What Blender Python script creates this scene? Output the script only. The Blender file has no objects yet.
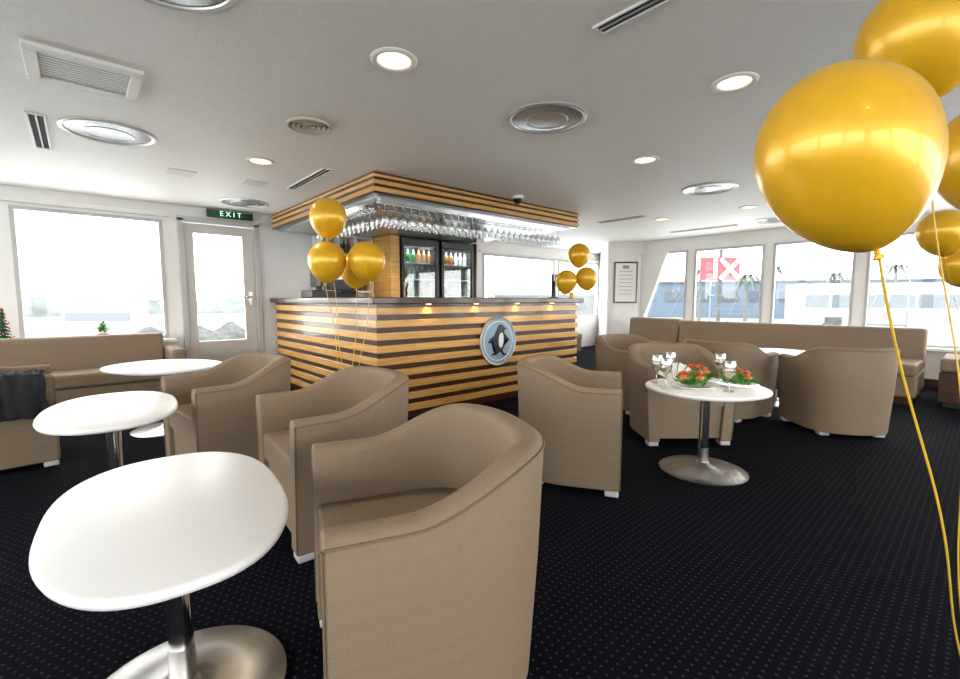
import bpy, bmesh, math, random
from mathutils import Vector, Matrix, noise
random.seed(7)
S=bpy.context.scene
S.view_settings.view_transform='Standard'
try: S.view_settings.look='None'
except: pass
S.view_settings.exposure=.3
C41,S41=math.cos(math.radians(41.5)),math.sin(math.radians(41.5))
YAW=math.radians(41.5)
def W(x,y): return (x*C41+y*S41, -x*S41+y*C41)
H=2.18
# ------------------------------------------------ materials
def mat(name,col,rough=0.5,metal=0.0,noise_s=None,noise_amt=0.15,bump=0.0,bump_s=200,coat=0.0,emis=None,estr=0,spec=None,sheen=0):
    m=bpy.data.materials.new(name); m.use_nodes=True
    nt=m.node_tree; b=nt.nodes['Principled BSDF']
    b.inputs['Base Color'].default_value=(*col,1); b.inputs['Roughness'].default_value=rough
    b.inputs['Metallic'].default_value=metal
    if coat: b.inputs['Coat Weight'].default_value=coat
    if spec is not None: b.inputs['Specular IOR Level'].default_value=spec
    if sheen: b.inputs['Sheen Weight'].default_value=sheen
    if emis:
        b.inputs['Emission Color'].default_value=(*emis,1); b.inputs['Emission Strength'].default_value=estr
    tc=nt.nodes.new('ShaderNodeTexCoord')
    if noise_s:
        n=nt.nodes.new('ShaderNodeTexNoise'); n.inputs['Scale'].default_value=noise_s; n.inputs['Detail'].default_value=4
        nt.links.new(tc.outputs['Object'],n.inputs['Vector'])
        r=nt.nodes.new('ShaderNodeValToRGB')
        r.color_ramp.elements[0].position=.3; r.color_ramp.elements[1].position=.7
        r.color_ramp.elements[0].color=(*[c*(1-noise_amt) for c in col],1)
        r.color_ramp.elements[1].color=(*[min(1,c*(1+noise_amt)) for c in col],1)
        nt.links.new(n.outputs['Fac'],r.inputs['Fac']); nt.links.new(r.outputs['Color'],b.inputs['Base Color'])
    if bump:
        n=nt.nodes.new('ShaderNodeTexNoise'); n.inputs['Scale'].default_value=bump_s; n.inputs['Detail'].default_value=2
        nt.links.new(tc.outputs['Object'],n.inputs['Vector'])
        bp=nt.nodes.new('ShaderNodeBump'); bp.inputs['Strength'].default_value=bump; bp.inputs['Distance'].default_value=.003
        nt.links.new(n.outputs['Fac'],bp.inputs['Height']); nt.links.new(bp.outputs['Normal'],b.inputs['Normal'])
    return m
def fabric(name,col):
    m=bpy.data.materials.new(name); m.use_nodes=True; nt=m.node_tree; b=nt.nodes['Principled BSDF']; L=nt.links.new
    b.inputs['Roughness'].default_value=.66; b.inputs['Specular IOR Level'].default_value=.25
    tc=nt.nodes.new('ShaderNodeTexCoord'); v=nt.nodes.new('ShaderNodeTexVoronoi'); v.inputs['Scale'].default_value=260; v.inputs['Randomness'].default_value=.55
    L(tc.outputs['Object'],v.inputs['Vector'])
    r=nt.nodes.new('ShaderNodeValToRGB'); r.color_ramp.elements[0].position=.15; r.color_ramp.elements[1].position=.75
    r.color_ramp.elements[0].color=(*[c*1.05 for c in col],1); r.color_ramp.elements[1].color=(*[c*.86 for c in col],1)
    L(v.outputs['Distance'],r.inputs['Fac']); L(r.outputs['Color'],b.inputs['Base Color'])
    bp=nt.nodes.new('ShaderNodeBump'); bp.inputs['Strength'].default_value=.45; bp.inputs['Distance'].default_value=.001; bp.invert=True
    L(v.outputs['Distance'],bp.inputs['Height']); L(bp.outputs['Normal'],b.inputs['Normal'])
    return m
def wood(name,c1,c2,rough=.3,axis=0):
    m=bpy.data.materials.new(name); m.use_nodes=True; nt=m.node_tree; b=nt.nodes['Principled BSDF']
    b.inputs['Roughness'].default_value=rough; b.inputs['Coat Weight'].default_value=.3
    tc=nt.nodes.new('ShaderNodeTexCoord'); mp=nt.nodes.new('ShaderNodeMapping')
    mp.inputs['Scale'].default_value=(1.2,1.2,30)
    n=nt.nodes.new('ShaderNodeTexNoise'); n.inputs['Scale'].default_value=2.5; n.inputs['Detail'].default_value=6; n.inputs['Roughness'].default_value=.6
    r=nt.nodes.new('ShaderNodeValToRGB'); r.color_ramp.elements[0].position=.35; r.color_ramp.elements[1].position=.65
    r.color_ramp.elements[0].color=(*c1,1); r.color_ramp.elements[1].color=(*c2,1)
    nt.links.new(tc.outputs['Object'],mp.inputs['Vector']); nt.links.new(mp.outputs['Vector'],n.inputs['Vector'])
    nt.links.new(n.outputs['Fac'],r.inputs['Fac']); nt.links.new(r.outputs['Color'],b.inputs['Base Color'])
    return m
def glassy(name,tint=(1,1,1),gl=.08,rough=.02):
    m=bpy.data.materials.new(name); m.use_nodes=True; nt=m.node_tree
    nt.nodes.remove(nt.nodes['Principled BSDF']); out=nt.nodes['Material Output']
    t=nt.nodes.new('ShaderNodeBsdfTransparent'); t.inputs['Color'].default_value=(*tint,1)
    g=nt.nodes.new('ShaderNodeBsdfGlossy'); g.inputs['Roughness'].default_value=rough
    f=nt.nodes.new('ShaderNodeLayerWeight'); f.inputs['Blend'].default_value=.3
    ma=nt.nodes.new('ShaderNodeMath'); ma.operation='MULTIPLY_ADD'; ma.inputs[1].default_value=.6 if gl>.1 else .25; ma.inputs[2].default_value=gl
    mx=nt.nodes.new('ShaderNodeMixShader')
    nt.links.new(f.outputs['Facing'],ma.inputs[0]); nt.links.new(ma.outputs[0],mx.inputs['Fac'])
    nt.links.new(t.outputs[0],mx.inputs[1]); nt.links.new(g.outputs[0],mx.inputs[2]); nt.links.new(mx.outputs[0],out.inputs['Surface'])
    return m
M={}
M['white']=mat('painted_wall',(.84,.83,.81),.5,noise_s=3,noise_amt=.03)
M['ceil']=mat('ceiling_panel',(.88,.86,.83),.55,noise_s=25,noise_amt=.02,bump=.5,bump_s=90)
M['frame']=mat('window_frame_paint',(.50,.50,.50),.4)
M['door']=mat('door_paint',(.60,.58,.54),.35)
M['leather']=fabric('taupe_upholstery',(.245,.180,.122))
M['piping']=mat('taupe_piping',(.155,.112,.075),.6)
M['table']=mat('white_laminate',(.84,.84,.85),.38,spec=.3)
M['steel']=mat('brushed_steel',(.55,.54,.53),.3,1.0,noise_s=20,noise_amt=.08)
M['chrome']=mat('chrome',(.75,.75,.76),.12,1.0)
M['foot']=mat('grey_plastic',(.5,.5,.52),.4)
M['lightw']=wood('light_oak',(.58,.29,.07),(.80,.47,.14),.35)
M['darkw']=wood('dark_walnut',(.040,.014,.006),(.09,.032,.014),.3)
M['black']=mat('black_plastic',(.012,.012,.013),.35)
M['grey']=mat('grey_panel',(.35,.35,.36),.3)
M['vent']=mat('vent_enamel',(.76,.74,.70),.45)
M['rim']=mat('satin_aluminium',(.6,.6,.6),.4,.7)
M['beige']=mat('beige_enamel',(.55,.47,.36),.45)
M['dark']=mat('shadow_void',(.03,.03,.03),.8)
M['lens']=mat('dome_lens',(.33,.34,.34),.25,.35,noise_s=60,noise_amt=.3)
M['bulb']=mat('lamp_lens',(1,.85,.6),.4,emis=(1,.74,.36),estr=2.3)
M['gold']=mat('gold_latex',(.84,.46,.015),.33,.22,coat=.35,noise_s=3,noise_amt=.05)
M['ribbon']=mat('yellow_ribbon',(.75,.48,.04),.35)
M['glass']=glassy('window_glass',(.98,.99,.99),.02)
M['wglass']=glassy('stemware_glass',(.93,.95,.96),.25,.05)
M['fglass']=glassy('fridge_glass',(.8,.85,.85),.06)
M['under']=mat('soffit_underside',(.6,.6,.6),.15,.4)
M['green']=mat('leaf_green',(.10,.30,.05),.45,noise_s=20,noise_amt=.4)
M['fir']=mat('fir_green',(.02,.08,.03),.7,noise_s=20,noise_amt=.4)
M['red']=mat('lobster_red',(.6,.07,.02),.3,noise_s=30,noise_amt=.3)
M['bread']=mat('bread_crust',(.5,.23,.06),.6,noise_s=40,noise_amt=.3)
M['pot']=mat('terracotta',(.35,.13,.06),.7)
M['china']=mat('white_china',(.85,.85,.83),.15)
M['coat']=mat('black_cloth',(.015,.015,.02),.9,noise_s=30,noise_amt=.3)
M['wine']=mat('wine_red',(.25,.01,.01),.1)
M['wwine']=mat('wine_white',(.75,.55,.2),.1)
M['paper']=mat('paper',(.85,.85,.82),.7)
M['ink']=mat('ink_grey',(.3,.3,.3),.8)
M['exit']=mat('exit_green',(.0,.06,.02),.4)
M['exitw']=mat('exit_letters',(.6,1,.7),.4,emis=(.5,1,.6),estr=1.2)
M['silver']=mat('badge_blue_glass',(.30,.42,.52),.45,0,noise_s=6,noise_amt=.15)
M['navy']=mat('badge_navy',(.008,.014,.03),.4)
# carpet
def carpet():
    m=bpy.data.materials.new('dotted_navy_carpet'); m.use_nodes=True; nt=m.node_tree; b=nt.nodes['Principled BSDF']
    b.inputs['Roughness'].default_value=.95; b.inputs['Specular IOR Level'].default_value=.05
    L=nt.links.new
    def mth(op,a,bv=None):
        n=nt.nodes.new('ShaderNodeMath'); n.operation=op
        for i,v in enumerate((a,bv)):
            if v is None: continue
            if isinstance(v,(int,float)): n.inputs[i].default_value=v
            else: L(v,n.inputs[i])
        return n.outputs[0]
    tc=nt.nodes.new('ShaderNodeTexCoord'); sp=nt.nodes.new('ShaderNodeSeparateXYZ'); L(tc.outputs['Object'],sp.inputs[0])
    k=1/.030
    y=mth('MULTIPLY',sp.outputs['Y'],k*1.0); x=mth('MULTIPLY',sp.outputs['X'],k)
    row=mth('FLOOR',y); par=mth('MULTIPLY',mth('MODULO',mth('ABSOLUTE',row),2),.5)
    fx=mth('SUBTRACT',mth('FRACT',mth('ADD',x,par)),.5); fy=mth('SUBTRACT',mth('FRACT',y),.5)
    d=mth('SQRT',mth('ADD',mth('MULTIPLY',fx,fx),mth('MULTIPLY',fy,fy)))
    dot=mth('LESS_THAN',d,.16)
    n=nt.nodes.new('ShaderNodeTexNoise'); n.inputs['Scale'].default_value=180; n.inputs['Detail'].default_value=2; L(tc.outputs['Object'],n.inputs['Vector'])
    r=nt.nodes.new('ShaderNodeValToRGB'); r.color_ramp.elements[0].color=(.001,.0012,.003,1); r.color_ramp.elements[1].color=(.0055,.0062,.012,1)
    L(n.outputs['Fac'],r.inputs['Fac'])
    mx=nt.nodes.new('ShaderNodeMixRGB'); L(dot,mx.inputs['Fac']); L(r.outputs['Color'],mx.inputs['Color1']); mx.inputs['Color2'].default_value=(.034,.029,.030,1)
    L(mx.outputs['Color'],b.inputs['Base Color'])
    bp=nt.nodes.new('ShaderNodeBump'); bp.inputs['Strength'].default_value=.5; bp.inputs['Distance'].default_value=.004; L(n.outputs['Fac'],bp.inputs['Height']); L(bp.outputs['Normal'],b.inputs['Normal'])
    return m
M['carpet']=carpet()
# ------------------------------------------------ helpers
def link(o,parent=None):
    S.collection.objects.link(o)
    if parent: o.parent=parent
    return o
def empty(name,loc=(0,0,0),rz=0):
    e=bpy.data.objects.new(name,None); e.empty_display_size=.1; e.location=loc; e.rotation_euler=(0,0,rz); return link(e)
def fin(bm,name,m,parent=None,bevel=0,seg=2,smooth=True,angle=35,loc=None,subs=0):
    bmesh.ops.recalc_face_normals(bm,faces=bm.faces)
    me=bpy.data.meshes.new(name); bm.to_mesh(me); bm.free()
    if smooth:
        for p in me.polygons: p.use_smooth=True
        me.set_sharp_from_angle(angle=math.radians(angle))
    me.materials.append(m)
    o=bpy.data.objects.new(name,me); link(o,parent)
    if loc: o.location=loc
    if bevel:
        md=o.modifiers.new('bevel','BEVEL'); md.width=bevel; md.segments=seg; md.limit_method='ANGLE'; md.angle_limit=math.radians(40)
    if subs:
        md=o.modifiers.new('sub','SUBSURF'); md.levels=subs; md.render_levels=subs
    return o
def addbox(bm,x0,x1,y0,y1,z0,z1,mtx=None):
    vs=[bm.verts.new(v) for v in [(x0,y0,z0),(x1,y0,z0),(x1,y1,z0),(x0,y1,z0),(x0,y0,z1),(x1,y0,z1),(x1,y1,z1),(x0,y1,z1)]]
    for f in [(0,3,2,1),(4,5,6,7),(0,1,5,4),(1,2,6,5),(2,3,7,6),(3,0,4,7)]: bm.faces.new([vs[i] for i in f])
    if mtx is not None: bmesh.ops.transform(bm,matrix=mtx,verts=vs)
    return vs
def boxes(name,L,m,parent=None,bevel=0,seg=2):
    bm=bmesh.new()
    for b in L: addbox(bm,*b)
    return fin(bm,name,m,parent,bevel,seg,smooth=bevel>0)
def addlathe(bm,prof,n=32,off=(0,0,0),mtx=None):
    rings=[];new=[]
    for r,z in prof:
        if r<1e-5:
            v=bm.verts.new((off[0],off[1],off[2]+z)); rings.append([v]); new.append(v)
        else:
            rg=[bm.verts.new((off[0]+r*math.cos(2*math.pi*i/n),off[1]+r*math.sin(2*math.pi*i/n),off[2]+z)) for i in range(n)]
            rings.append(rg); new+=rg
    for a,b in zip(rings,rings[1:]):
        for i in range(n):
            j=(i+1)%n
            if len(a)==1 and len(b)==1: break
            if len(a)==1: bm.faces.new([a[0],b[i],b[j]])
            elif len(b)==1: bm.faces.new([a[i],a[j],b[0]])
            else: bm.faces.new([a[i],a[j],b[j],b[i]])
    if mtx is not None: bmesh.ops.transform(bm,matrix=mtx,verts=new)
def lathe(name,prof,m,parent=None,n=32,off=(0,0,0),mtx=None,angle=35):
    bm=bmesh.new(); addlathe(bm,prof,n,off,mtx); return fin(bm,name,m,parent,angle=angle)
def tube(name,pts,r,m,parent=None,cyc=False):
    cu=bpy.data.curves.new(name,'CURVE'); cu.dimensions='3D'; cu.bevel_depth=r; cu.bevel_resolution=2
    sp=cu.splines.new('POLY'); sp.points.add(len(pts)-1)
    for i,p in enumerate(pts): sp.points[i].co=(*p,1)
    sp.use_cyclic_u=cyc
    cu.materials.append(m); o=bpy.data.objects.new(name,cu); return link(o,parent)
def prism(bm,poly,z0,z1):
    a=[bm.verts.new((x,y,z0)) for x,y in poly]; b=[bm.verts.new((x,y,z1)) for x,y in poly]
    bm.faces.new(a[::-1]); bm.faces.new(b)
    for i in range(len(poly)):
        j=(i+1)%len(poly); bm.faces.new([a[i],a[j],b[j],b[i]])
# ------------------------------------------------ room
foot=[(-3.6,-3.6),(8.1,-3.6),(8.1,4.4),(9.5,6.35),(-3.6,6.35)]
bm=bmesh.new(); prism(bm,foot,-.08,0); fin(bm,'floor',M['carpet'],smooth=False)
bm=bmesh.new(); prism(bm,foot,H,H+.08); fin(bm,'ceiling',M['ceil'],smooth=False)
wn=[0]
def portal(cx,cy,cz,w,h,rot):
    l=bpy.data.lights.new('window_portal','AREA'); l.shape='RECTANGLE'; l.size=w; l.size_y=h
    l.cycles.is_portal=True
    o=bpy.data.objects.new('window_portal_light',l); o.location=(cx,cy,cz); o.rotation_euler=rot; link(o)
def wall(name,axis,c,c2,a,b,ops,inward):
    """axis 'x': runs along x at y in [c,c2]; ops=list (a0,a1,z0,z1,kind)"""
    L=[];pos=a
    def bx(a0,a1,z0,z1,p=c,q=c2):
        p,q=min(p,q),max(p,q)
        return (a0,a1,p,q,z0,z1) if axis=='x' else (p,q,a0,a1,z0,z1)
    for (a0,a1,z0,z1,kind) in sorted(ops):
        if a0>pos: L.append(bx(pos,a0,0,H))
        if z0>0: L.append(bx(a0,a1,0,z0))
        if z1<H: L.append(bx(a0,a1,z1,H))
        pos=a1
    if pos<b: L.append(bx(pos,b,0,H))
    boxes(name,L,M['white'])
    for (a0,a1,z0,z1,kind) in ops:
        if kind!='w': continue
        wn[0]+=1; e=empty('window_%d'%wn[0])
        t=.035; i=c+inward*-.02; mid=(c+c2)/2
        p,q=(c-inward*.0+inward*.012, c2-inward*.0)
        boxes('frame',[bx(a0,a1,z0,z0+t,p,mid),bx(a0,a1,z1-t,z1,p,mid),bx(a0,a0+t,z0+t,z1-t,p,mid),bx(a1-t,a1,z0+t,z1-t,p,mid)],M['frame'],e,.004)
        boxes('pane',[bx(a0+t,a1-t,z0+t,z1-t,mid-.003,mid+.003)],M['glass'],e)
        w=a1-a0;h=z1-z0;cc=(a0+a1)/2
        out=c2-inward*.02
        if axis=='x': portal(cc,out,(z0+z1)/2,w,h,(math.radians(90 if inward>0 else -90),0,0))
        else: portal(out,cc,(z0+z1)/2,h,w,(0,math.radians(-90 if inward>0 else 90),0))
wall('wall_port','x',6.25,6.35,-3.6,9.5,[(-2.3,-.62,.66,2.0,'w'),(-.46,.74,.66,2.0,'w'),(.88,1.75,0,2.04,'d'),(5.6,7.65,.7,1.95,'w'),(7.8,9.3,.7,1.95,'w')],-1)
wb=[(3.56,4.34,.5,1.96,'w'),(2.37,3.44,.5,1.96,'w'),(1.26,2.25,.5,1.96,'w'),(.1,1.14,.5,1.96,'w'),(-1.1,-.02,.5,1.96,'w'),(-2.3,-1.22,.5,1.96,'w'),(-3.4,-2.42,.5,1.96,'w')]
wall('wall_bow','y',8.0,8.1,-3.6,4.42,wb,-1)
wall('wall_stern','y',-3.5,-3.6,-3.5,6.25,[(-3.2,-1.1,.7,2.0,'w'),(-.9,1.2,.7,2.0,'w'),(1.4,3.5,.7,2.0,'w'),(3.7,5.8,.7,2.0,'w')],1)
wall('wall_starboard','x',-3.5,-3.6,-3.5,8.0,[(-3.2,-.9,.7,2.0,'w'),(-.7,1.5,.7,2.0,'w'),(1.7,3.9,.7,2.0,'w'),(4.1,6.3,.7,2.0,'w')],1)
# angled corner walls by the bow
def slab(name,p,q,t,z0,z1,m):
    p=Vector(p);q=Vector(q);d=(q-p).normalized();n=Vector((-d.y,d.x))*t
    bm=bmesh.new(); prism(bm,[tuple(p),tuple(q),tuple(q+n),tuple(p+n)],z0,z1); return fin(bm,name,m,smooth=False)
slab('wall_corner',(8.0,4.38),(7.5,4.83),-.08,0,H,M['white'])
slab('wall_corner_return',(7.5,4.83),(9.35,6.25),-.08,0,H,M['white'])
# raked pillar at first bow window
bm=bmesh.new()
vs=[(7.96,4.42,.5),(7.96,3.9,1.96),(7.96,4.42,1.96),(8.04,4.42,.5),(8.04,3.9,1.96),(8.04,4.42,1.96)]
vs=[bm.verts.new(v) for v in vs]
for f in [(0,1,2),(3,5,4),(0,3,4,1),(1,4,5,2),(2,5,3,0)]: bm.faces.new([vs[i] for i in f])
fin(bm,'trim_raked_pillar',M['white'],smooth=False)
boxes('trim_bow_sill',[(7.85,8.0,-3.5,4.4,.46,.5)],M['white'],None,.008)
boxes('trim_port_sill',[(-3.5,.8,6.06,6.25,.62,.66)],M['white'],None,.008)
boxes('trim_port_header',[(-3.5,.80,6.215,6.25,2.03,2.07),(5.5,9.3,6.215,6.25,1.97,2.01)],M['white'],None,.006)
boxes('baseboard_bow',[(7.975,8.0,-3.5,4.38,0,.1)],M['darkw'])
boxes('baseboard_port',[(-3.5,.86,6.225,6.25,0,.1)],M['darkw'])
# small certificate frame on corner wall
d=Vector((-.743,.669));n=Vector((-.669,-.743))
e=empty('framed_certificate',(7.75+n.x*.004,4.605+n.y*.004,1.42),math.atan2(-d.y,-d.x))
boxes('frame',[(-.22,.22,-.02,0,.36,.39),(-.22,.22,-.02,0,-.39,-.36),(-.22,-.195,-.02,0,-.36,.36),(.195,.22,-.02,0,-.36,.36)],M['darkw'],e)
boxes('sheet',[(-.2,.2,-.01,0,-.37,.37)],M['paper'],e)
boxes('print',[(-.13,.13,-.012,-.01,.2-.07*i,.21-.07*i) for i in range(7)]+[(-.06,.06,-.012,-.01,.26,.32)],M['ink'],e)
# ------------------------------------------------ door
e=empty('door_1')
x0,x1=.88,1.75
boxes('jamb',[(x0,x0+.06,6.2,6.35,0,2.04),(x1-.06,x1,6.2,6.35,0,2.04),(x0,x1,6.2,6.35,2.0,2.06)],M['frame'],e,.006)
a,b=x0+.065,x1-.065
boxes('leaf',[(a,a+.09,6.24,6.29,.02,1.99),(b-.13,b,6.24,6.29,.02,1.99),(a+.09,b-.13,6.24,6.29,.02,.6),(a+.09,b-.13,6.24,6.29,1.88,1.99)],M['door'],e,.004)
boxes('glass',[(a+.09,b-.13,6.262,6.268,.6,1.88)],M['glass'],e)
boxes('lock_plate',[(b-.085,b-.035,6.228,6.24,1.02,1.2)],M['steel'],e,.004)
tube('lever',[(b-.06,6.23,1.13),(b-.06,6.18,1.13),(b-.17,6.18,1.13)],.009,M['chrome'],e)
portal(1.3,6.38,1.24,.7,1.3,(math.radians(-90),0,0))
e=empty('exit_sign',(1.42,6.17,2.118))
boxes('box',[(-.25,.25,-.02,.03,-.04,.04)],M['exit'],e,.005)
tx=bpy.data.curves.new('letters','FONT'); tx.body='EXIT'; tx.size=.08; tx.align_x='CENTER'; tx.align_y='CENTER'; tx.extrude=.002; tx.space_character=1.6
tx.materials.append(M['exitw']); o=bpy.data.objects.new('letters',tx); link(o,e); o.location=(0,-.023,0); o.rotation_euler=(math.radians(90),0,0)
boxes('bracket',[(-.02,.02,.0,.02,.04,.062)],M['steel'],e)
# ------------------------------------------------ bar
e=empty('bar_counter')
X0,X1,Y0,Y1=1.9,4.77,3.5,6.2
boxes('core',[(X0+.02,X0+.35,Y0+.02,Y1,0,1.06),(X0+.35,X1-.02,Y0+.02,Y0+.35,0,1.06),(X1-.35,X1-.02,Y0+.35,Y0+.9,0,1.06)],M['darkw'],e)
L=[]
for i in range(9):
    z=.07+i*.112; h=.064
    L+=[(X0,X0+.0199,Y0,Y1,z,z+h),(X0+.0199,X1,Y0,Y0+.0199,z,z+h),(X1-.0199,X1,Y0+.0199,Y0+.9,z,z+h)]
boxes('battens',L,M['lightw'],e,.003)
bm=bmesh.new(); prism(bm,[(X0-.06,Y0-.06),(X1+.05,Y0-.06),(X1+.05,Y0+.9),(X1-.5,Y0+.9),(X1-.5,Y0+.45),(X0+.5,Y0+.45),(X0+.5,Y1),(X0-.06,Y1)],1.06,1.12)
fin(bm,'top',M['darkw'],e,.008)
LP=[2.43,3.02,3.62,4.22]
bm=bmesh.new()
for x in LP: addlathe(bm,[(0,1.052),(.02,1.052),(.026,1.056),(.026,1.06)],16,(x,Y0-.03,0))
fin(bm,'puck_lights',M['bulb'],e)
for x in LP:
    l=bpy.data.lights.new('puck_spot','SPOT'); l.energy=1.7; l.color=(1,.62,.25); l.spot_size=math.radians(130); l.spot_blend=.8; l.shadow_soft_size=.015
    o=bpy.data.objects.new('puck_spot',l); link(o,e); o.location=(x,Y0-.032,1.045); o.rotation_euler=(math.radians(6),0,0)
# soffit
e=empty('bar_canopy')
boxes('core',[(X0+.015,X1-.015,Y0+.015,Y1,2.0,H)],M['darkw'],e)
L=[]
for z,h in [(2.018,.036),(2.080,.032)]:
    L+=[(X0,X0+.0149,Y0,Y1,z,z+h),(X0+.0149,X1,Y0,Y0+.0149,z,z+h),(X1-.0149,X1,Y0+.0149,Y1,z,z+h)]
boxes('battens',L,M['lightw'],e,.002)
boxes('crown_batten',[(X0,X0+.0149,Y0,Y1,2.138,2.158),(X0+.0149,X1,Y0,Y0+.0149,2.138,2.158)],M['lightw'],e,.002)
boxes('underside',[(X0+.08,X1-.08,Y0+.08,Y1-.02,1.985,1.9995)],M['under'],e,.002)
for (x,y) in [(3.0,4.6),(4.2,4.6),(2.6,5.2)]:
    lathe('can_light',[(0,0),(.04,0),(.05,.004),(.05,.01)],M['bulb'],e,16,(x,y,1.975))
    l=bpy.data.lights.new('bar_spot','SPOT'); l.energy=22; l.color=(1,.8,.55); l.spot_size=math.radians(140); l.spot_blend=.6; l.shadow_soft_size=.04
    o=bpy.data.objects.new('bar_spot',l); link(o,e); o.location=(x,y,1.96)
# hanging glasses
e=empty('hanging_wine_glass_rack')
gp=[(.034,0),(.033,-.004),(.006,-.008),(.004,-.02),(.004,-.075),(.012,-.085),(.03,-.105),(.037,-.13),(.035,-.155),(.030,-.18)]
bm=bmesh.new(); rails=[]
for k in range(3):
    y=Y0+.2+k*.105
    for i in range(27):
        addlathe(bm,gp,12,(X0+.22+i*.095,y,1.968))
for k in range(2):
    x=X0+.2+k*.105
    for i in range(12):
        addlathe(bm,gp,12,(x,Y0+.55+i*.1,1.968))
fin(bm,'wine_glasses',M['wglass'],e)
L=[]
for k in range(3):
    y=Y0+.2+k*.105
    L+=[(X0+.15,X1-.15,y-.02,y-.012,1.958,1.985),(X0+.15,X1-.15,y+.012,y+.02,1.958,1.985)]
for k in range(2):
    x=X0+.2+k*.105
    L+=[(x-.02,x-.012,Y0+.5,Y0+1.7,1.958,1.985),(x+.012,x+.02,Y0+.5,Y0+1.7,1.958,1.985)]
boxes('rails',L,M['chrome'],e)
# badge
e=empty('bar_badge',(3.35,Y0-.001,.655))
R=Matrix.Rotation(math.radians(90),4,'X')
lathe('ring',[(.255,0),(.265,.004),(.265,.018),(.258,.022),(.250,.018),(.248,.012)],M['rim'],e,64,mtx=R)
lathe('face',[(0,.014),(.248,.014),(.248,0)],M['silver'],e,64,mtx=R)
lathe('inner_ring',[(.205,.014),(.207,.017),(.215,.017),(.217,.014)],M['paper'],e,64,mtx=R)
def flat(name,pts,y0,m):
    bm=bmesh.new(); a=[bm.verts.new((x,y0,z)) for x,z in pts]; b=[bm.verts.new((x,y0-.004,z)) for x,z in pts]
    bm.faces.new(a); bm.faces.new(b)
    for i in range(len(pts)):
        j=(i+1)%len(pts); bm.faces.new([a[i],a[j],b[j],b[i]])
    bmesh.ops.triangulate(bm,faces=[f for f in bm.faces if len(f.verts)>4]); fin(bm,name,m,e,smooth=False)
# upright penguin-like figure striding, flippers out
flat('emblem',[(-.02,.13),(-.005,.165),(.03,.18),(.065,.165),(.08,.145),(.125,.13),(.085,.12),(.072,.095),(.09,.06),(.14,.03),(.155,.005),(.105,.02),(.092,.0),(.08,-.06),(.055,-.105),(.085,-.14),(.12,-.145),(.12,-.16),(.06,-.16),(.02,-.115),(-.01,-.115),(-.045,-.15),(-.10,-.15),(-.10,-.135),(-.065,-.13),(-.045,-.1),(-.075,-.05),(-.08,.0),(-.13,-.02),(-.16,-.01),(-.12,.03),(-.065,.06),(-.035,.09)],-.016,M['navy'])
flat('emblem_belly',[(.02,.085),(.05,.09),(.065,.05),(.065,-.01),(.05,-.06),(.025,-.08),(.0,-.05),(-.005,.0),(.0,.05)],-.0205,M['paper'])
# fridges
def bottle(bm,x,y,z,h,r): addlathe(bm,[(0,0),(r,0),(r,h*.58),(r*.9,h*.66),(r*.38,h*.8),(r*.36,h*.97),(r*.45,h*.975),(r*.45,h),(0,h)],10,(x,y,z))
bc=[mat('bottle_green',(.02,.12,.03),.1),mat('bottle_amber',(.25,.08,.01),.1),mat('bottle_clear',(.6,.65,.6),.1),mat('bottle_dark',(.05,.06,.08),.2)]
M['fint']=mat('fridge_liner',(.6,.62,.62),.4,emis=(.9,.95,1),estr=.10)
for fi,(fx0,fx1) in enumerate([(3.36,4.02),(4.05,4.71)]):
    e=empty('drinks_fridge')
    y0,y1=5.5,6.15
    boxes('carcass',[(fx0,fx0+.05,y0,y1,.02,1.97),(fx1-.05,fx1,y0,y1,.02,1.97),(fx0,fx1,y0,y1,1.83,1.97),(fx0,fx1,y0,y1,.02,.35),(fx0,fx1,y1-.04,y1,.35,1.83)],M['black'],e,.006)
    boxes('liner',[(fx0+.05,fx1-.05,y1-.05,y1-.0401,.35,1.83)],M['fint'],e)
    boxes('door_frame',[(fx0+.01,fx0+.06,y0-.05,y0-.005,.3,1.95),(fx1-.06,fx1-.01,y0-.05,y0-.005,.3,1.95),(fx0+.06,fx1-.06,y0-.05,y0-.005,.3,.37),(fx0+.06,fx1-.06,y0-.05,y0-.005,1.86,1.95)],M['black'],e,.005)
    boxes('door_glass',[(fx0+.06,fx1-.06,y0-.03,y0-.024,.37,1.86)],M['fglass'],e)
    sh=[.55,.85,1.15,1.40,1.63]
    boxes('shelves',[(fx0+.05,fx1-.05,y0+.02,y1-.06,z-.012,z) for z in sh],M['steel'],e)
    bms=[bmesh.new() for _ in bc]
    for si,z in enumerate(sh):
        for i in range(6):
            for yy in (y0+.08,y0+.2):
                k=(si*2+fi+i//3)%4
                bottle(bms[k],fx0+.1+i*.092,yy,z,.19,.033)
    for k,b_ in enumerate(bms): fin(b_,'bottles_%d'%k,bc[k],e)
    tube('handle',[(fx0+.035,y0-.05,1.0),(fx0+.035,y0-.08,1.02),(fx0+.035,y0-.08,1.3),(fx0+.035,y0-.05,1.32)],.008,M['steel'],e)
    l=bpy.data.lights.new('fridge_lamp','AREA'); l.shape='RECTANGLE'; l.size=.5; l.size_y=.04; l.energy=4; l.color=(.9,.97,1)
    o=bpy.data.objects.new('fridge_lamp',l); link(o,e); o.location=((fx0+fx1)/2,y0+.03,1.82); o.rotation_euler=(math.radians(15),0,0)
boxes('wood_side_panel',[(3.2,3.34,5.45,6.15,0,1.98)],M['lightw'],None,.005)
boxes('wood_end_panel',[(4.73,4.76,5.45,6.15,0,1.98)],M['darkw'],None,.005)
e=empty('back_bar_cabinet')
boxes('carcass',[(2.28,3.19,5.6,6.18,0,.9)],M['darkw'],e,.005)
boxes('worktop',[(2.27,3.195,5.58,6.2,.9,.94)],M['steel'],e,.005)
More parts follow.
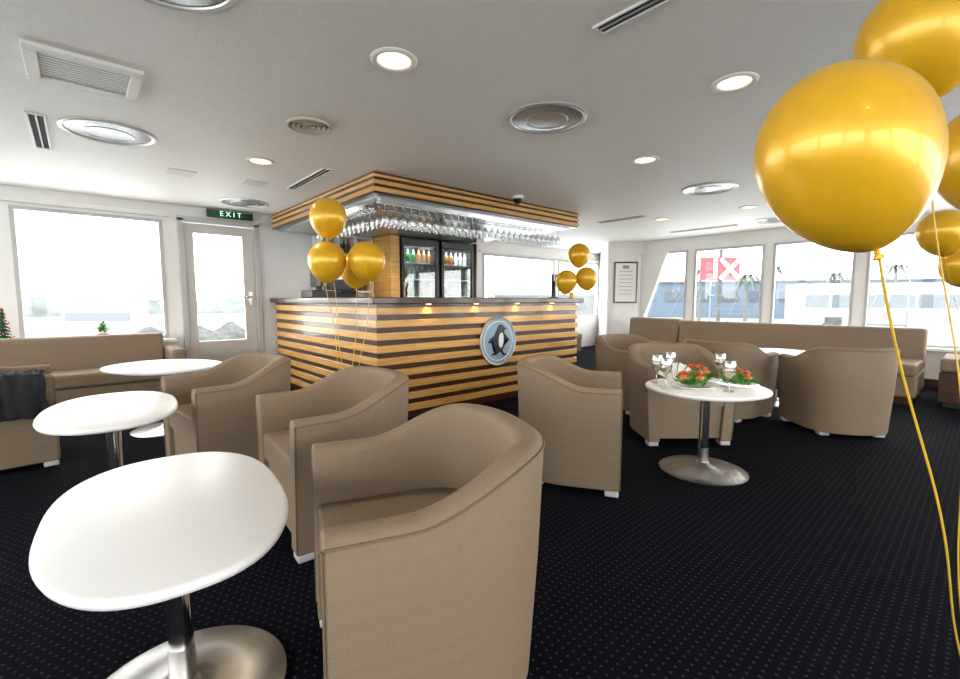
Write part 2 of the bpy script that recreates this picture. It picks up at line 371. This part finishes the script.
e=empty('bottle_shelf')
L=[(2.42,3.18,6.16,6.2,.95,1.98)]
for x in (2.42,2.66,2.90,3.155): L.append((x,x+.025,5.9,6.16,.95,1.98))
for z in (1.2,1.45,1.7,1.955): L.append((2.42,3.18,5.9,6.16,z,z+.022))
boxes('carcass',L,M['white'],e)
bms=[bmesh.new() for _ in bc]
for z in (1.222,1.472,1.722):
    for c in (2.47,2.71,2.95):
        for i in range(3): bottle(bms[random.randrange(4)],c+i*.065+.01,6.0,z,.2,.026)
for k,b_ in enumerate(bms): fin(b_,'bottles_%d'%k,bc[k],e)
e=empty('coffee_machine',(2.64,5.74,.94))
boxes('body',[(-.2,.2,-.02,.14,0,.42),(-.2,.2,-.16,-.02,.28,.42),(-.2,.2,-.16,-.02,0,.05)],M['black'],e,.01)
boxes('drip_tray',[(-.18,.18,-.15,-.03,.05,.056)],M['steel'],e)
for x in (-.09,.09):
    tube('portafilter',[(x,-.08,.27),(x,-.08,.25),(x,-.2,.25)],.014,M['chrome'],e)
boxes('cup_rail',[(-.19,.19,-.15,-.14,.42,.45),(-.19,.19,.12,.13,.42,.45)],M['chrome'],e)
# till on counter by the port side
e=empty('cash_register',(2.15,5.35,1.12))
boxes('base',[(-.15,.15,-.18,.18,0,.09)],M['black'],e,.01)
boxes('screen',[(-.04,-.01,-.16,.16,.13,.36)],M['black'],e,.008)
boxes('stand',[(-.03,.03,-.03,.03,.09,.14)],M['black'],e)
e=empty('beer_tap',(4.55,3.72,1.12))
lathe('column',[(0,0),(.06,0),(.06,.012),(.028,.02),(.025,.2),(.03,.21),(.0,.215)],M['black'],e,20)
tube('spout',[(0,0,.16),(0,-.09,.16),(0,-.1,.11)],.01,M['chrome'],e)
boxes('handles',[(-.05,-.02,-.03,-.0,.2,.3),(.02,.05,-.03,-.0,.2,.3)],M['black'],e,.006)
# ------------------------------------------------ armchairs
CH={}
def chair_meshes():
    a=.325; xf=.335; bx=.31; t=.088
    path=[]
    n1=10
    for i in range(n1): path.append((xf-(xf-.02)*i/n1,-a))
    na=32; ex=2/2.5
    for i in range(na+1):
        th=-math.pi/2-math.pi*i/na
        c,s=math.cos(th),math.sin(th)
        x=.02+math.copysign(abs(c)**ex,c)*bx; y=math.copysign(abs(s)**ex,s)*a
        path.append((x,y))
    for i in range(n1): path.append((.02+(xf-.02)*(i+1)/n1,a))
    P=[Vector(p) for p in path]; N=len(P); nor=[]
    for i in range(N):
        dd=(P[min(i+1,N-1)]-P[max(i-1,0)]).normalized(); nor.append(Vector((dd.y,-dd.x)))
    # outward check
    if nor[0].y>0: nor=[-v for v in nor]
    def hh(p):
        s=max(0,min(1,(.14-p.x)/.36)); s=s*s*(3-2*s); return .63+.115*s
    def lean(z): return -.04*(1-min(1,z/.6))
    bm=bmesh.new(); rings=[]; rim=[]
    for p,nn in zip(P,nor):
        h=hh(p); ring=[]
        for o,z in [(.5,.035),(.5,.2),(.5,.4),(.5,h-.03),(.44,h-.012),(.28,h-.002),(0,h+.003),(-.28,h-.002),(-.44,h-.012),(-.5,h-.03),(-.5,.36),(-.5,.035)]:
            q=p+nn*(o*t+lean(z)); ring.append(bm.verts.new((q.x,q.y,z)))
        rings.append(ring); q=p+nn*(.5*t); rim.append((q.x,q.y,h-.02))
    m=len(rings[0])
    for r0,r1 in zip(rings,rings[1:]):
        for k in range(m):
            l=(k+1)%m; bm.faces.new([r0[k],r0[l],r1[l],r1[k]])
    bm.faces.new(rings[0]); bm.faces.new(rings[-1][::-1])
    CH['rim']=rim
    bmesh.ops.recalc_face_normals(bm,faces=bm.faces)
    def tom(bm,name,m_,ang=40):
        me=bpy.data.meshes.new(name); bm.to_mesh(me); bm.free()
        for p in me.polygons: p.use_smooth=True
        me.set_sharp_from_angle(angle=math.radians(ang)); me.materials.append(m_); return me
    CH['shell']=tom(bm,'shell',M['leather'])
    # seat
    inner=[p-nn*(t*.5-.004) for p,nn in zip(P,nor)]
    inner=[Vector((min(v.x,.325),v.y)) for v in inner]
    cen=Vector((.02,0)); bm=bmesh.new(); rs=[]
    for sc,z in [(1,.31),(1,.415),(.985,.43),(.95,.438),(.7,.447),(.35,.45)]:
        rs.append([bm.verts.new((cen.x+(v.x-cen.x)*sc,cen.y+(v.y-cen.y)*sc,z)) for v in inner])
    for r0,r1 in zip(rs,rs[1:]):
        for k in range(N):
            l=(k+1)%N; bm.faces.new([r0[k],r0[l],r1[l],r1[k]])
    bm.faces.new(rs[0]); bm.faces.new(rs[-1])
    bmesh.ops.recalc_face_normals(bm,faces=bm.faces)
    CH['seat']=tom(bm,'seat',M['leather'],50)
    bm=bmesh.new(); addbox(bm,.25,.305,-.29,.29,.05,.312); CH['apron']=tom(bm,'front_panel',M['leather'])
    bm=bmesh.new()
    for x in (.28,-.17):
        for y in (-.29,.29):
            yy=y if x>0 else y*.75
            addbox(bm,x-.03,x+.05,yy-.04,yy+.04,0,.036)
    CH['feet']=tom(bm,'feet',M['foot'])
chair_meshes()
def armchair(px,py,ang,sc=.95):
    x,y=W(px,py); e=empty('armchair',(x,y,0),math.radians(ang)-YAW); e.scale=(sc,sc,.97)
    for k in ('shell','seat','apron','feet'):
        o=bpy.data.objects.new(CH[k].name,CH[k]); link(o,e)
        if k in('shell','apron','feet'):
            md=o.modifiers.new('b','BEVEL'); md.width=.008; md.segments=2; md.limit_method='ANGLE'; md.angle_limit=math.radians(45)
    rim=CH['rim']; tube('piping',rim,.0035,M['piping'],e)
    f=rim[0]; g=rim[-1]
    for p in (f,g):
        tube('arm_seam',[(p[0]+.001,p[1],p[2]),(p[0]+.001,p[1]*.9,.05)],.003,M['piping'],e)
    return e
armchair(-.155,1.31,202)
armchair(-.70,2.22,218)
armchair(-1.58,2.86,228)
armchair(.56,2.80,-17)
armchair(1.57,3.62,272)
armchair(1.55,4.62,300)
armchair(2.32,4.25,35)
armchair(3.02,3.72,82,.93)
armchair(-3.25,2.92,45)
# ------------------------------------------------ tables
def table(px,py,ang,a,b,tip=2.5,h=.55,cen=(0,0),egg=0):
    x,y=W(px,py); e=empty('pedestal_table',(x,y,0),math.radians(ang)-YAW)
    bm=bmesh.new(); n=72
    def ol(s,z):
        L=[]
        for i in range(n):
            t=2*math.pi*i/n; c,sn=math.cos(t),math.sin(t)
            X=math.copysign(abs(c)**(2/tip),c)*(a-s); Y=math.copysign(abs(sn)**(2/tip),sn)*(b-s)*(1+egg*c)
            L.append(bm.verts.new((X+cen[0],Y+cen[1],z)))
        return L
    rs=[ol(.02,h-.028),ol(.004,h-.022),ol(0,h-.012),ol(.003,h-.004),ol(.012,h)]
    for r0,r1 in zip(rs,rs[1:]):
        for k in range(n): bm.faces.new([r0[k],r0[(k+1)%n],r1[(k+1)%n],r1[k]])
    bm.faces.new(rs[0]); bm.faces.new(rs[-1]); fin(bm,'top',M['table'],e,angle=60)
    lathe('base',[(0,0),(.26,0),(.262,.006),(.252,.011),(.16,.017),(.09,.025),(.05,.04),(.034,.06),(.031,.14),(.031,.15),(0,.15)],M['steel'],e,64)
    lathe('column',[(.03,.14),(.03,h-.04),(.09,h-.036),(.09,h-.028)],M['chrome'],e,40)
    return e
table(-.825,1.165,127,.45,.272,2.45,cen=(.025,0),egg=.06)
table(-1.89,2.27,127,.46,.28,2.4)
table(-2.66,3.76,160,.46,.38,2.3)
table(1.44,2.83,15,.36,.34,2.2)
table(3.15,4.75,30,.38,.36,2.2)
# ------------------------------------------------ sofas
def sofa(name,x,y,rz,length,depth,seatd,nseg,hb=.75,arms=(0,0)):
    """local: length along +x from 0, back at +y=depth, front at y=0"""
    e=empty(name,(x,y,0),rz); lx=length
    boxes('plinth',[(.03,lx-.03,.06,depth-.03,0,.08)],M['darkw'],e)
    boxes('base',[(0,lx,.02,depth-.02,.08,.3)],M['leather'],e,.012)
    w=lx/nseg
    boxes('seat_cushions',[(i*w+.004,(i+1)*w-.004,0,seatd+.02,.3,.43) for i in range(nseg)],M['leather'],e,.03,4)
    bm=bmesh.new()
    for i in range(nseg):
        vs=addbox(bm,i*w+.003,(i+1)*w-.003,seatd,depth,.3,hb)
        vs[4].co.y+=.05; vs[5].co.y+=.05
    fin(bm,'back_cushions',M['leather'],e,.028,4)
    for s,ar in zip((0,1),arms):
        if ar:
            xa=-.14 if s==0 else lx
            boxes('arm_%d'%s,[(xa,xa+.14,.0,depth,.04,ar)],M['leather'],e,.035,4)
    return e
sofa('banquette_sofa',-3.2,5.4,0,3.85,.65,.44,2,.74,(0,.60))
sofa('banquette_sofa',5.5,5.3,0,1.9,.75,.52,2,.72)
sofa('banquette_sofa',6.38,3.25,math.radians(-90),2.8,.95,.68,1,.77)
sofa('banquette_sofa',6.5,4.15,math.radians(-90),.86,.9,.6,1,.79)
e=empty('ottoman',(6.55,-1.2,0))
boxes('base',[(0,.7,0,1.5,.05,.36)],M['darkw'],e,.01); boxes('cushion',[(0,.7,0,1.5,.36,.5)],M['leather'],e,.03,4)
boxes('plinth',[(.04,.66,.04,1.46,0,.05)],M['black'],e)
# coat draped over the left armchair: drapes over the arm, hanging down both sides
def coat():
    bm=bmesh.new(); nu,nv=40,26; g=[]
    for i in range(nu+1):
        row=[]
        u=-1+2*i/nu
        for j in range(nv+1):
            v=-1+2*j/nv
            prof=abs(u); x=.10*math.sin(max(-1,min(1,u*1.6))*math.pi/2)+.02*u; z=.0 if prof<.35 else -(prof-.35)*.42
            w=noise.noise(Vector((u*2,v*3,1.3)))*.03+noise.noise(Vector((u*5,v*7,4)))*.014
            x+=(.012+w)*(1 if u>0 else -1)*(1 if prof>.3 else 0); z+=abs(w)*1.4*(1 if prof<.5 else .3)
            row.append(bm.verts.new((x,v*.17*(1+.15*noise.noise(Vector((u*3,v,2)))),z+.012)))
        g.append(row)
    for i in range(nu):
        for j in range(nv): bm.faces.new([g[i][j],g[i+1][j],g[i+1][j+1],g[i][j+1]])
    o=fin(bm,'black_coat',M['coat'],angle=180); o.modifiers.new('s','SOLIDIFY').thickness=.012
    return o
o=coat()
ca=math.radians(45); cpx=-3.25+.10*math.cos(ca)+.31*math.sin(ca); cpy=2.92+.10*math.sin(ca)-.31*math.cos(ca)
cx,cy=W(cpx,cpy); o.location=(cx,cy,.618); o.rotation_euler=(0,0,ca-YAW-math.pi/2)
# ------------------------------------------------ ceiling fittings
def downlight(px,py,en=20):
    x,y=W(px,py); e=empty('downlight',(x,y,H))
    lathe('trim',[(.105,0),(.105,-.006),(.095,-.012),(.078,-.008),(.072,0)],M['vent'],e,40)
    lathe('lens',[(0,-.003),(.072,-.003),(.074,0)],M['bulb'],e,32)
    l=bpy.data.lights.new('lamp','SPOT'); l.energy=en; l.color=(1,.83,.6); l.spot_size=math.radians(125); l.spot_blend=.7; l.shadow_soft_size=.06
    o=bpy.data.objects.new('lamp',l); link(o,e); o.location=(0,0,-.03)
for p in [(-.389,2.14),(1.27,2.35),(-1.72,3.63),(1.28,3.6),(2.45,6.18),(3.15,5.39),(-3.2,1.2),(.4,-.6),(2.6,.6),(4.8,3.2)]: downlight(*p)
def dome(px,py,r):
    x,y=W(px,py); e=empty('ceiling_speaker',(x,y,H))
    lathe('rim',[(r,0),(r,-.008),(r*.95,-.014),(r*.90,-.010),(r*.88,0)],M['rim'],e,48)
    lathe('grille',[(0,-.018),(r*.3,-.017),(r*.6,-.012),(r*.88,-.004),(r*.89,0)],M['lens'],e,48)
    lathe('center_ring',[(r*.50,-.014),(r*.52,-.017),(r*.54,-.013)],M['rim'],e,48)
for p in [(.40,2.8,.235),(-2.4,3.02,.25),(-2.64,5.15,.25),(2.23,4.49,.25),(4.0,6.25,.25),(-1.04,1.555,.24)]: dome(*p)
x,y=W(-1.056,2.89); e=empty('round_air_diffuser',(x,y,H))
bm=bmesh.new()
for r in (.13,.1,.07,.04): addlathe(bm,[(r,-.002),(r,-.02),(r-.008,-.022),(r-.022,-.004)],40)
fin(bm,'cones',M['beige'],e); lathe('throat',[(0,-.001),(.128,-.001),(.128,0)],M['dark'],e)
x,y=W(-1.89,2.26); e=empty('air_vent_grille',(x,y,H))
boxes('frame',[(-.21,.21,-.21,-.16,-.02,0),(-.21,.21,.16,.21,-.02,0),(-.21,-.16,-.16,.16,-.02,0),(.16,.21,-.16,.16,-.02,0)],M['vent'],e,.004)
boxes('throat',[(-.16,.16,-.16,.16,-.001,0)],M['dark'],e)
bm=bmesh.new()
for i in range(11):
    yy=-.145+i*.029
    addbox(bm,-.158,.158,-.0095,.0095,-.001,.001,Matrix.Translation((0,yy,-.006)))
fin(bm,'slats',M['vent'],e,smooth=False)
def slot(px,py,ln,wd=.055):
    x,y=W(px,py); e=empty('linear_air_vent',(x,y,H))
    boxes('frame',[(-wd,-wd*.72,-ln/2,ln/2,-.01,0),(wd*.72,wd,-ln/2,ln/2,-.01,0),(-wd*.72,wd*.72,-ln/2,-ln/2+.012,-.01,0),(-wd*.72,wd*.72,ln/2-.012,ln/2,-.01,0)],M['vent'],e,.002)
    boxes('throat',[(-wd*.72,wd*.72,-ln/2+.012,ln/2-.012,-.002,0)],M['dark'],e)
    boxes('blade',[(-.004,.004,-ln/2+.012,ln/2-.012,-.009,-.002)],M['grey'],e)
slot(.59,1.78,.36,.035); slot(-1.55,4.17,.9,.045); slot(-2.85,3.02,.8,.045); slot(3.4,7.0,1.0); slot(1.9,6.2,.7)
e=empty('security_dome_camera',(3.5,3.36,H))
lathe('mount',[(0,0),(.06,0),(.06,-.03),(0,-.03)],M['white'],e,24); lathe('dome',[(.05,-.03),(.045,-.055),(.028,-.075),(0,-.083)],M['black'],e,24)
for p in [(-2.55,3.95),(-2.1,4.3)]:
    x,y=W(*p); e=empty('ceiling_access_plate',(x,y,H)); boxes('plate',[(-.1,.1,-.1,.1,-.006,0)],M['vent'],e,.003)
# ------------------------------------------------ balloons
def balloon_mesh(m):
    bm=bmesh.new(); prof=[]
    n=28
    for i in range(n+1):
        t=math.pi*i/n; c=math.cos(t); s=math.sin(t)
        if c>=0: prof.append((s,c*.98))
        else: prof.append((s**1.22,c*1.28))
    prof[0]=(0,.98); prof[-1]=(.03,-1.275)
    prof+=[(.035,-1.29),(.05,-1.31),(.035,-1.325),(.06,-1.36),(.075,-1.39),(.0,-1.37)]
    addlathe(bm,prof,40)
    bmesh.ops.recalc_face_normals(bm,faces=bm.faces)
    me=bpy.data.meshes.new('envelope'); bm.to_mesh(me); bm.free()
    for p in me.polygons: p.use_smooth=True
    me.materials.append(m); return me
BM=balloon_mesh(M['gold'])
AX=Vector((*W(0,1),0))
def balloon(px,py,z,r,tilt=0,end=None,rr=.0015,wave=.02,zs=1.0):
    """tilt>0 swings the knot toward the starboard side"""
    x,y=W(px,py); e=empty('balloon',(x,y,z))
    o=bpy.data.objects.new('envelope',BM); link(o,e); o.scale=(r,r,r*zs)
    q=Matrix.Rotation(-math.radians(tilt),4,AX); o.rotation_euler=q.to_euler()
    knot=q@Vector((0,0,-1.38*r*zs))
    if end:
        ex,ey=W(end[0],end[1]); E=Vector((ex-x,ey-y,end[2]-z)); pts=[]
        for i in range(41):
            t=i/40; p=knot.lerp(E,t); sg=math.sin(math.pi*t)
            p=p+Vector((sg*wave*math.sin(t*9),sg*wave*math.cos(t*7),0))
            pts.append(tuple(p))
        tube('ribbon',pts,rr,M['ribbon'],e)
    return e
def weight(px,py,z):
    x,y=W(px,py); e=empty('balloon_weight',(x,y,z)); lathe('foil_block',[(0,0),(.03,0),(.034,.02),(.022,.05),(.03,.065),(.012,.06),(0,.058)],M['gold'],e,12)
weight(-1.02,3.5,0)
en=(-1.02,3.5,.05)
balloon(-1.17,3.54,1.74,.138,-4,en,.0025)
balloon(-1.16,3.46,1.40,.140,-6,en,.0025)
balloon(-.87,3.50,1.41,.138,8,en,.0025)
balloon(-1.03,3.78,1.36,.135,0,en,.0025)
weight(1.14,5.64,1.12); en=(1.14,5.64,1.17)
balloon(1.23,5.66,1.66,.135,0,en); balloon(1.05,5.50,1.33,.13,-8,en); balloon(1.30,5.55,1.37,.13,8,en)
# near bunch
weight(1.3,1.1,0); en=(1.3,1.1,.05)
balloon(.543,.70,1.322,.111,24,en,.0022,.012,1.13)
balloon(.985,1.06,1.69,.118,10,en,.002)
balloon(1.29,1.15,1.47,.130,0,en,.002)
weight(3.4,2.9,0); en=(3.4,2.9,.05)
balloon(2.83,2.80,1.52,.125,10,en); balloon(3.22,3.03,1.34,.125,0,en)
# ------------------------------------------------ food & glasses on right table
TX,TY=1.44,2.83; TZ=.55
def onT(dx,dy): x,y=W(TX+dx,TY+dy); return (x,y,TZ)
wgp=[(0,.001),(.034,.0),(.034,.003),(.008,.008),(.004,.014),(.004,.075),(.012,.086),(.032,.108),(.038,.135),(.036,.16),(.031,.185),(.0298,.185),(.0348,.16),(.0368,.135),(.031,.11),(.01,.089),(0,.087)]
for i,(dx,dy,wm) in enumerate([(-.28,-.05,'wwine'),(-.27,.12,'wwine'),(.05,-.17,'wwine'),(.19,.20,'wine'),(-.12,.27,'wine')]):
    e=empty('wine_glass',onT(dx,dy)); lathe('bowl',wgp,M['wglass'],e,24)
    lathe('wine',[(0,.0885),(.011,.091),(.0305,.111),(.0355,.128),(0,.128)],M[wm],e,20)
def leafy(bm,n,cx,cy,cz,R,hh,ls,ymax=None):
    for i in range(n):
        a=random.uniform(0,2*math.pi); rr=R*math.sqrt(random.random()); b=random.uniform(.2,1.2); rot=Matrix.Translation((cx+rr*math.cos(a),cy+rr*math.sin(a),cz+random.uniform(.0,hh)*(1-.5*rr/R)))@Matrix.Rotation(random.uniform(0,6.28),4,'Z')@Matrix.Rotation(-b,4,'Y')
        l=ls*random.uniform(.6,1.2)
        pts=[(0,0,0),(l*.4,l*.3,.1*l),(l,0,-.1*l),(l*.4,-l*.3,.1*l)]
        pp=[rot@Vector(p) for p in pts]; mp=rot@Vector((l*.45,0,-.02*l))
        if ymax is not None:
            for p in pp+[mp]: p.y=min(p.y,ymax)
        v=[bm.verts.new(p) for p in pp]; mid=bm.verts.new(mp)
        for k in range(4): bm.faces.new([v[k],v[(k+1)%4],mid])
def platter(dx,dy,kind):
    e=empty('food_platter',onT(dx,dy)); 
    lathe('plate',[(0,0),(.07,0),(.075,.004),(.12,.018),(.12,.021),(.072,.008),(0,.007)],M['china'],e,40)
    bm=bmesh.new(); leafy(bm,200,0,0,.02,.082,.06,.055)
    for v in bm.verts: v.co.z=max(v.co.z,.012)
    me=fin(bm,'salad_leaves',M['green'],e,smooth=False)
    bm=bmesh.new()
    for i in range(3):
        a=i*2.1+kind; rr=.03+.01*(i%2)
        cx,cy=rr*math.cos(a),rr*math.sin(a); prev=None
        for k in range(9):
            t=k/8; ang=a+t*2.6; rad=.03; c=Vector((cx+rad*math.cos(ang),cy+rad*math.sin(ang),.072+.02*math.sin(t*3)+.008*(i%3)))
            r=.013*(1-t)**.6+.002
            ring=[bm.verts.new(c+Vector((math.cos(ang)*math.cos(q)*r,math.sin(ang)*math.cos(q)*r,math.sin(q)*r))) for q in [j*math.pi/4 for j in range(8)]]
            if prev:
                for j in range(8): bm.faces.new([prev[j],prev[(j+1)%8],ring[(j+1)%8],ring[j]])
            else: bm.faces.new(ring)
            prev=ring
        bm.faces.new(prev)
    fin(bm,'prawns',M['red'],e)
    bm=bmesh.new()
    for i in range(4):
        a=1+i*1.7; addlathe(bm,[(0,-.02),(.02,-.016),(.03,0),(.022,.016),(0,.022)],12,(.06*math.cos(a),.06*math.sin(a),.065))
    fin(bm,'bread_rolls',M['bread'],e)
platter(-.12,-.06,0); platter(.19,-.02,2); platter(.03,.17,4)
e=empty('folded_napkin',onT(-.14,.13))
bm=bmesh.new()
for i in range(9):
    a=math.radians(-56+i*14); L_=.13
    v=[(math.sin(a)*.01,0,0),(math.sin(a-.12)*L_,.012*(-1)**i,L_*math.cos(a-.12)),(math.sin(a)*L_*1.05,-.012*(-1)**i,L_*math.cos(a)*1.05),(math.sin(a+.12)*L_,.012*(-1)**i,L_*math.cos(a+.12))]
    vs=[bm.verts.new((p[0],p[1],max(0,p[2]))) for p in v]; bm.faces.new(vs)
o=fin(bm,'pleats',M['paper'],e,smooth=False); o.modifiers.new('s','SOLIDIFY').thickness=.004; o.rotation_euler=(0,0,-YAW)
# ------------------------------------------------ window-sill plants
e=empty('tabletop_christmas_tree',(-.56,6.13,.66))
lathe('pot',[(0,0),(.035,0),(.045,.05),(.0,.05)],M['red'],e,20)
lathe('trunk',[(.008,.05),(.006,.34),(0,.35)],M['darkw'],e,8)
bm=bmesh.new()
for k in range(9):
    z=.08+k*.032; R=.075*(1-k/10)
    for i in range(16):
        a=i*.3927+k*.3; l=R*random.uniform(.85,1.1); s=.012
        c=Vector((math.cos(a),math.sin(a),0)); sd=Vector((-math.sin(a),math.cos(a),0))*s
        p=[Vector((0,0,z+.03)),c*l*.6+sd+Vector((0,0,z+.008)),c*l+Vector((0,0,z-.012)),c*l*.6-sd+Vector((0,0,z+.008))]
        bm.faces.new([bm.verts.new(q) for q in p])
fin(bm,'branches',M['fir'],e,smooth=False)
bm=bmesh.new()
for k in range(16):
    a=k*2.4; z=.09+k*.016; R=.07*(1-k/19)
    addlathe(bm,[(0,-.009),(.007,-.006),(.009,0),(.007,.006),(0,.009)],8,(R*math.cos(a),R*math.sin(a),z))
fin(bm,'baubles',M['red'],e); lathe('star',[(0,.345),(.012,.36),(0,.38)],M['gold'],e,5)
e=empty('potted_plant',(.16,6.135,.66)); lathe('pot',[(0,0),(.035,0),(.045,.07),(.05,.075),(.05,.085),(.042,.085),(.04,.075),(0,.075)],M['pot'],e,24)
bm=bmesh.new(); leafy(bm,90,0,0,.09,.033,.12,.042,.085); fin(bm,'foliage',M['green'],e,smooth=False)
# ------------------------------------------------ exterior
ext=[mat('harbour_water',(.62,.66,.68),.4,noise_s=.3,noise_amt=.1),mat('quay_concrete',(.26,.26,.25),.8),mat('building_blue',(.065,.10,.14),.6),mat('building_pale',(.10,.11,.12),.6),mat('palm_green',(.07,.085,.07),.8),mat('sign_red',(.25,.018,.03),.5),mat('rock_dark',(.05,.055,.055),.9,noise_s=3,noise_amt=.4),mat('bus_white',(.18,.185,.19),.4),mat('dark_glass',(.045,.06,.075),.3),mat('shore_green',(.085,.10,.095),.9,noise_s=.5,noise_amt=.3)]
bm=bmesh.new(); prism(bm,[(-200,-200),(200,-200),(200,200),(-200,200)],-2.1,-2); fin(bm,'harbour_water',ext[0],smooth=False)
def exbox(name,px,py,rz,parts):
    x,y=W(px,py); e=empty(name,(x,y,-2),rz-YAW)
    for i,(nm,b,m_) in enumerate(parts): boxes(nm,b,m_,e)
    return e
exbox('quay',34,38,-.35,[('deck',[(-45,30,-4,14,0,1.2)],ext[1])])
fac=[(-20+i*2.6,-18.4+i*2.6,-.1,0,2.9,3.9) for i in range(15)]
exbox('waterfront_building',36,42,-.35,[('walls',[(-21,20,0,6,1.2,4.9)],ext[2]),('windows',fac,ext[8]),('roof',[(-21.4,20.4,-.5,6.4,4.9,5.2)],ext[7])])
exbox('waterfront_building',15,55,0,[('walls',[(-14,8,0,6,.0,3.6)],ext[3]),('roof',[(-14.3,8.3,-.3,6.3,3.6,3.9)],ext[7]),('windows',[(-13+i*2,-12+i*2,-.1,0,1.8,2.7) for i in range(10)],ext[8])])
exbox('city_bus',26,27,-.3,[('body',[(-6,6,0,2.4,1.6,4.1)],ext[7]),('windows',[(-5.6+i*1.45,-4.35+i*1.45,-.03,0,2.6,3.4) for i in range(8)],ext[8]),('wheels',[(-4.5,-3.6,-.02,.3,1.2,2.0),(3.5,4.4,-.02,.3,1.2,2.0)],ext[6])])
# moored sailing boats with masts along the quay
for i,(px,py,hm) in enumerate([(12,24,6.5),(17,27,7.5),(23,24.5,6.8),(30,25,7.2)]):
    x,y=W(px,py); e=empty('moored_yacht',(x,y,-2),-.35-YAW+.1*i)
    bm=bmesh.new(); prism(bm,[(-2.4,-.6),(1.4,-.7),(2.8,0),(1.4,.7),(-2.4,.6)],0,.8); fin(bm,'hull',ext[7],e,.05)
    boxes('cabin',[(-1.2,.9,-.4,.4,.8,1.25)],ext[7],e,.05); boxes('cabin_windows',[(-1.0,.7,-.41,-.4,.93,1.1)],ext[8],e)
    tube('mast',[(0.2,0,.8),(.2,0,hm)],.035,ext[3],e); tube('boom',[(.2,0,1.7),(-2.0,0,1.75)],.06,ext[2],e)
    tube('stays',[(2.7,0,.8),(.2,0,hm),(-2.4,0,.8)],.012,ext[3],e)
for i,(px,py,hh) in enumerate([(17.5,36,5.2),(20,34,4.7),(24,37,5.5),(29,37,5.0),(33,36,5.6),(13,38,5.0),(40,36,5.4)]):
    x,y=W(px,py); e=empty('palm_tree',(x,y,-.8)); hh-=1.2
    lathe('trunk',[(.16,0),(.11,1.5),(.09,hh-.1),(0,hh)],ext[4],e,8)
    bm=bmesh.new()
    for k in range(18):
        a=k*.349*1.02+i; 
        prev=None
        for j in range(6):
            t=j/5; r=t*1.1; z=hh+.4*math.sin(t*2.2)-(.4+.4*(k%3))*t*t; w=.2*(1-t)+.03; c=Vector((r*math.cos(a),r*math.sin(a),z)); sd=Vector((-math.sin(a),math.cos(a),0))*w
            cur=(bm.verts.new(c-sd),bm.verts.new(c+sd))
            if prev: bm.faces.new([prev[0],prev[1],cur[1],cur[0]])
            prev=cur
    fin(bm,'fronds',ext[4],e,smooth=False)
x,y=W(8.1,15.2); e=empty('harbour_sign',(x,y,-2),-YAW)
boxes('board',[(-.72,.6,0,.08,3.75,4.5)],ext[5],e); boxes('post',[(-.05,.05,.08,.16,0,5.3),(-.9,.9,.08,.12,5.0,5.04)],ext[6],e)
bm=bmesh.new()
for s in (1,-1): addbox(bm,-.45,.45,-.03,-.01,-.06,.06,Matrix.Translation((.25,0,4.12))@Matrix.Rotation(s*.8,4,'Y'))
addbox(bm,-.3,-.18,-.03,-.01,3.8,4.45)
fin(bm,'emblem',M['paper'],e,smooth=False)
# distant wooded shore seen through the port windows
bm=bmesh.new(); bmesh.ops.create_grid(bm,x_segments=120,y_segments=6,size=1)
for v in bm.verts:
    q=Vector((v.co.x*75,v.co.y*4,0)); v.co=Vector((q.x,q.y,(3.2+noise.noise(q*.25)*1.4+noise.noise(q*1.1)*.6)*(1-abs(v.co.y)**2)-.1))
x,y=W(-75,85); o=fin(bm,'distant_shoreline',ext[9],smooth=False); o.location=(x,y,-2); o.rotation_euler=(0,0,.1)
bm=bmesh.new(); bmesh.ops.create_grid(bm,x_segments=60,y_segments=14,size=1)
for v in bm.verts:
    q=Vector((v.co.x*7,v.co.y*2.2,0)); v.co=Vector((q.x,q.y,2.0*(1-abs(v.co.y)**2)*(1-abs(v.co.x)**4)+noise.noise(q*1.3)*.5-.1))
x,y=W(-11.5,20); o=fin(bm,'rock_breakwater',ext[6],smooth=False); o.location=(x,y,-2); o.rotation_euler=(0,0,.1)
exbox('moored_motor_launch',-23,27,.2,[('hull',[(-4,4,0,2.4,0,1.3)],ext[7]),('cabin',[(-2,1.8,.3,2.1,1.3,2.6)],ext[7]),('windows',[(-1.8,1.6,.27,.3,1.8,2.3)],ext[3])])
# ------------------------------------------------ world, camera
w=bpy.data.worlds.new('overcast_sky'); S.world=w; w.use_nodes=True; nt=w.node_tree
bg=nt.nodes['Background']; bg.inputs['Color'].default_value=(1,.985,.96,1); bg.inputs['Strength'].default_value=7.0
cam=bpy.data.cameras.new('camera'); cam.sensor_width=36; cam.lens=16.875; cam.clip_start=.02; cam.clip_end=600
o=bpy.data.objects.new('camera',cam); link(o); o.location=(0,0,1.1); o.rotation_euler=(math.radians(90-5.08),0,-YAW)
S.camera=o
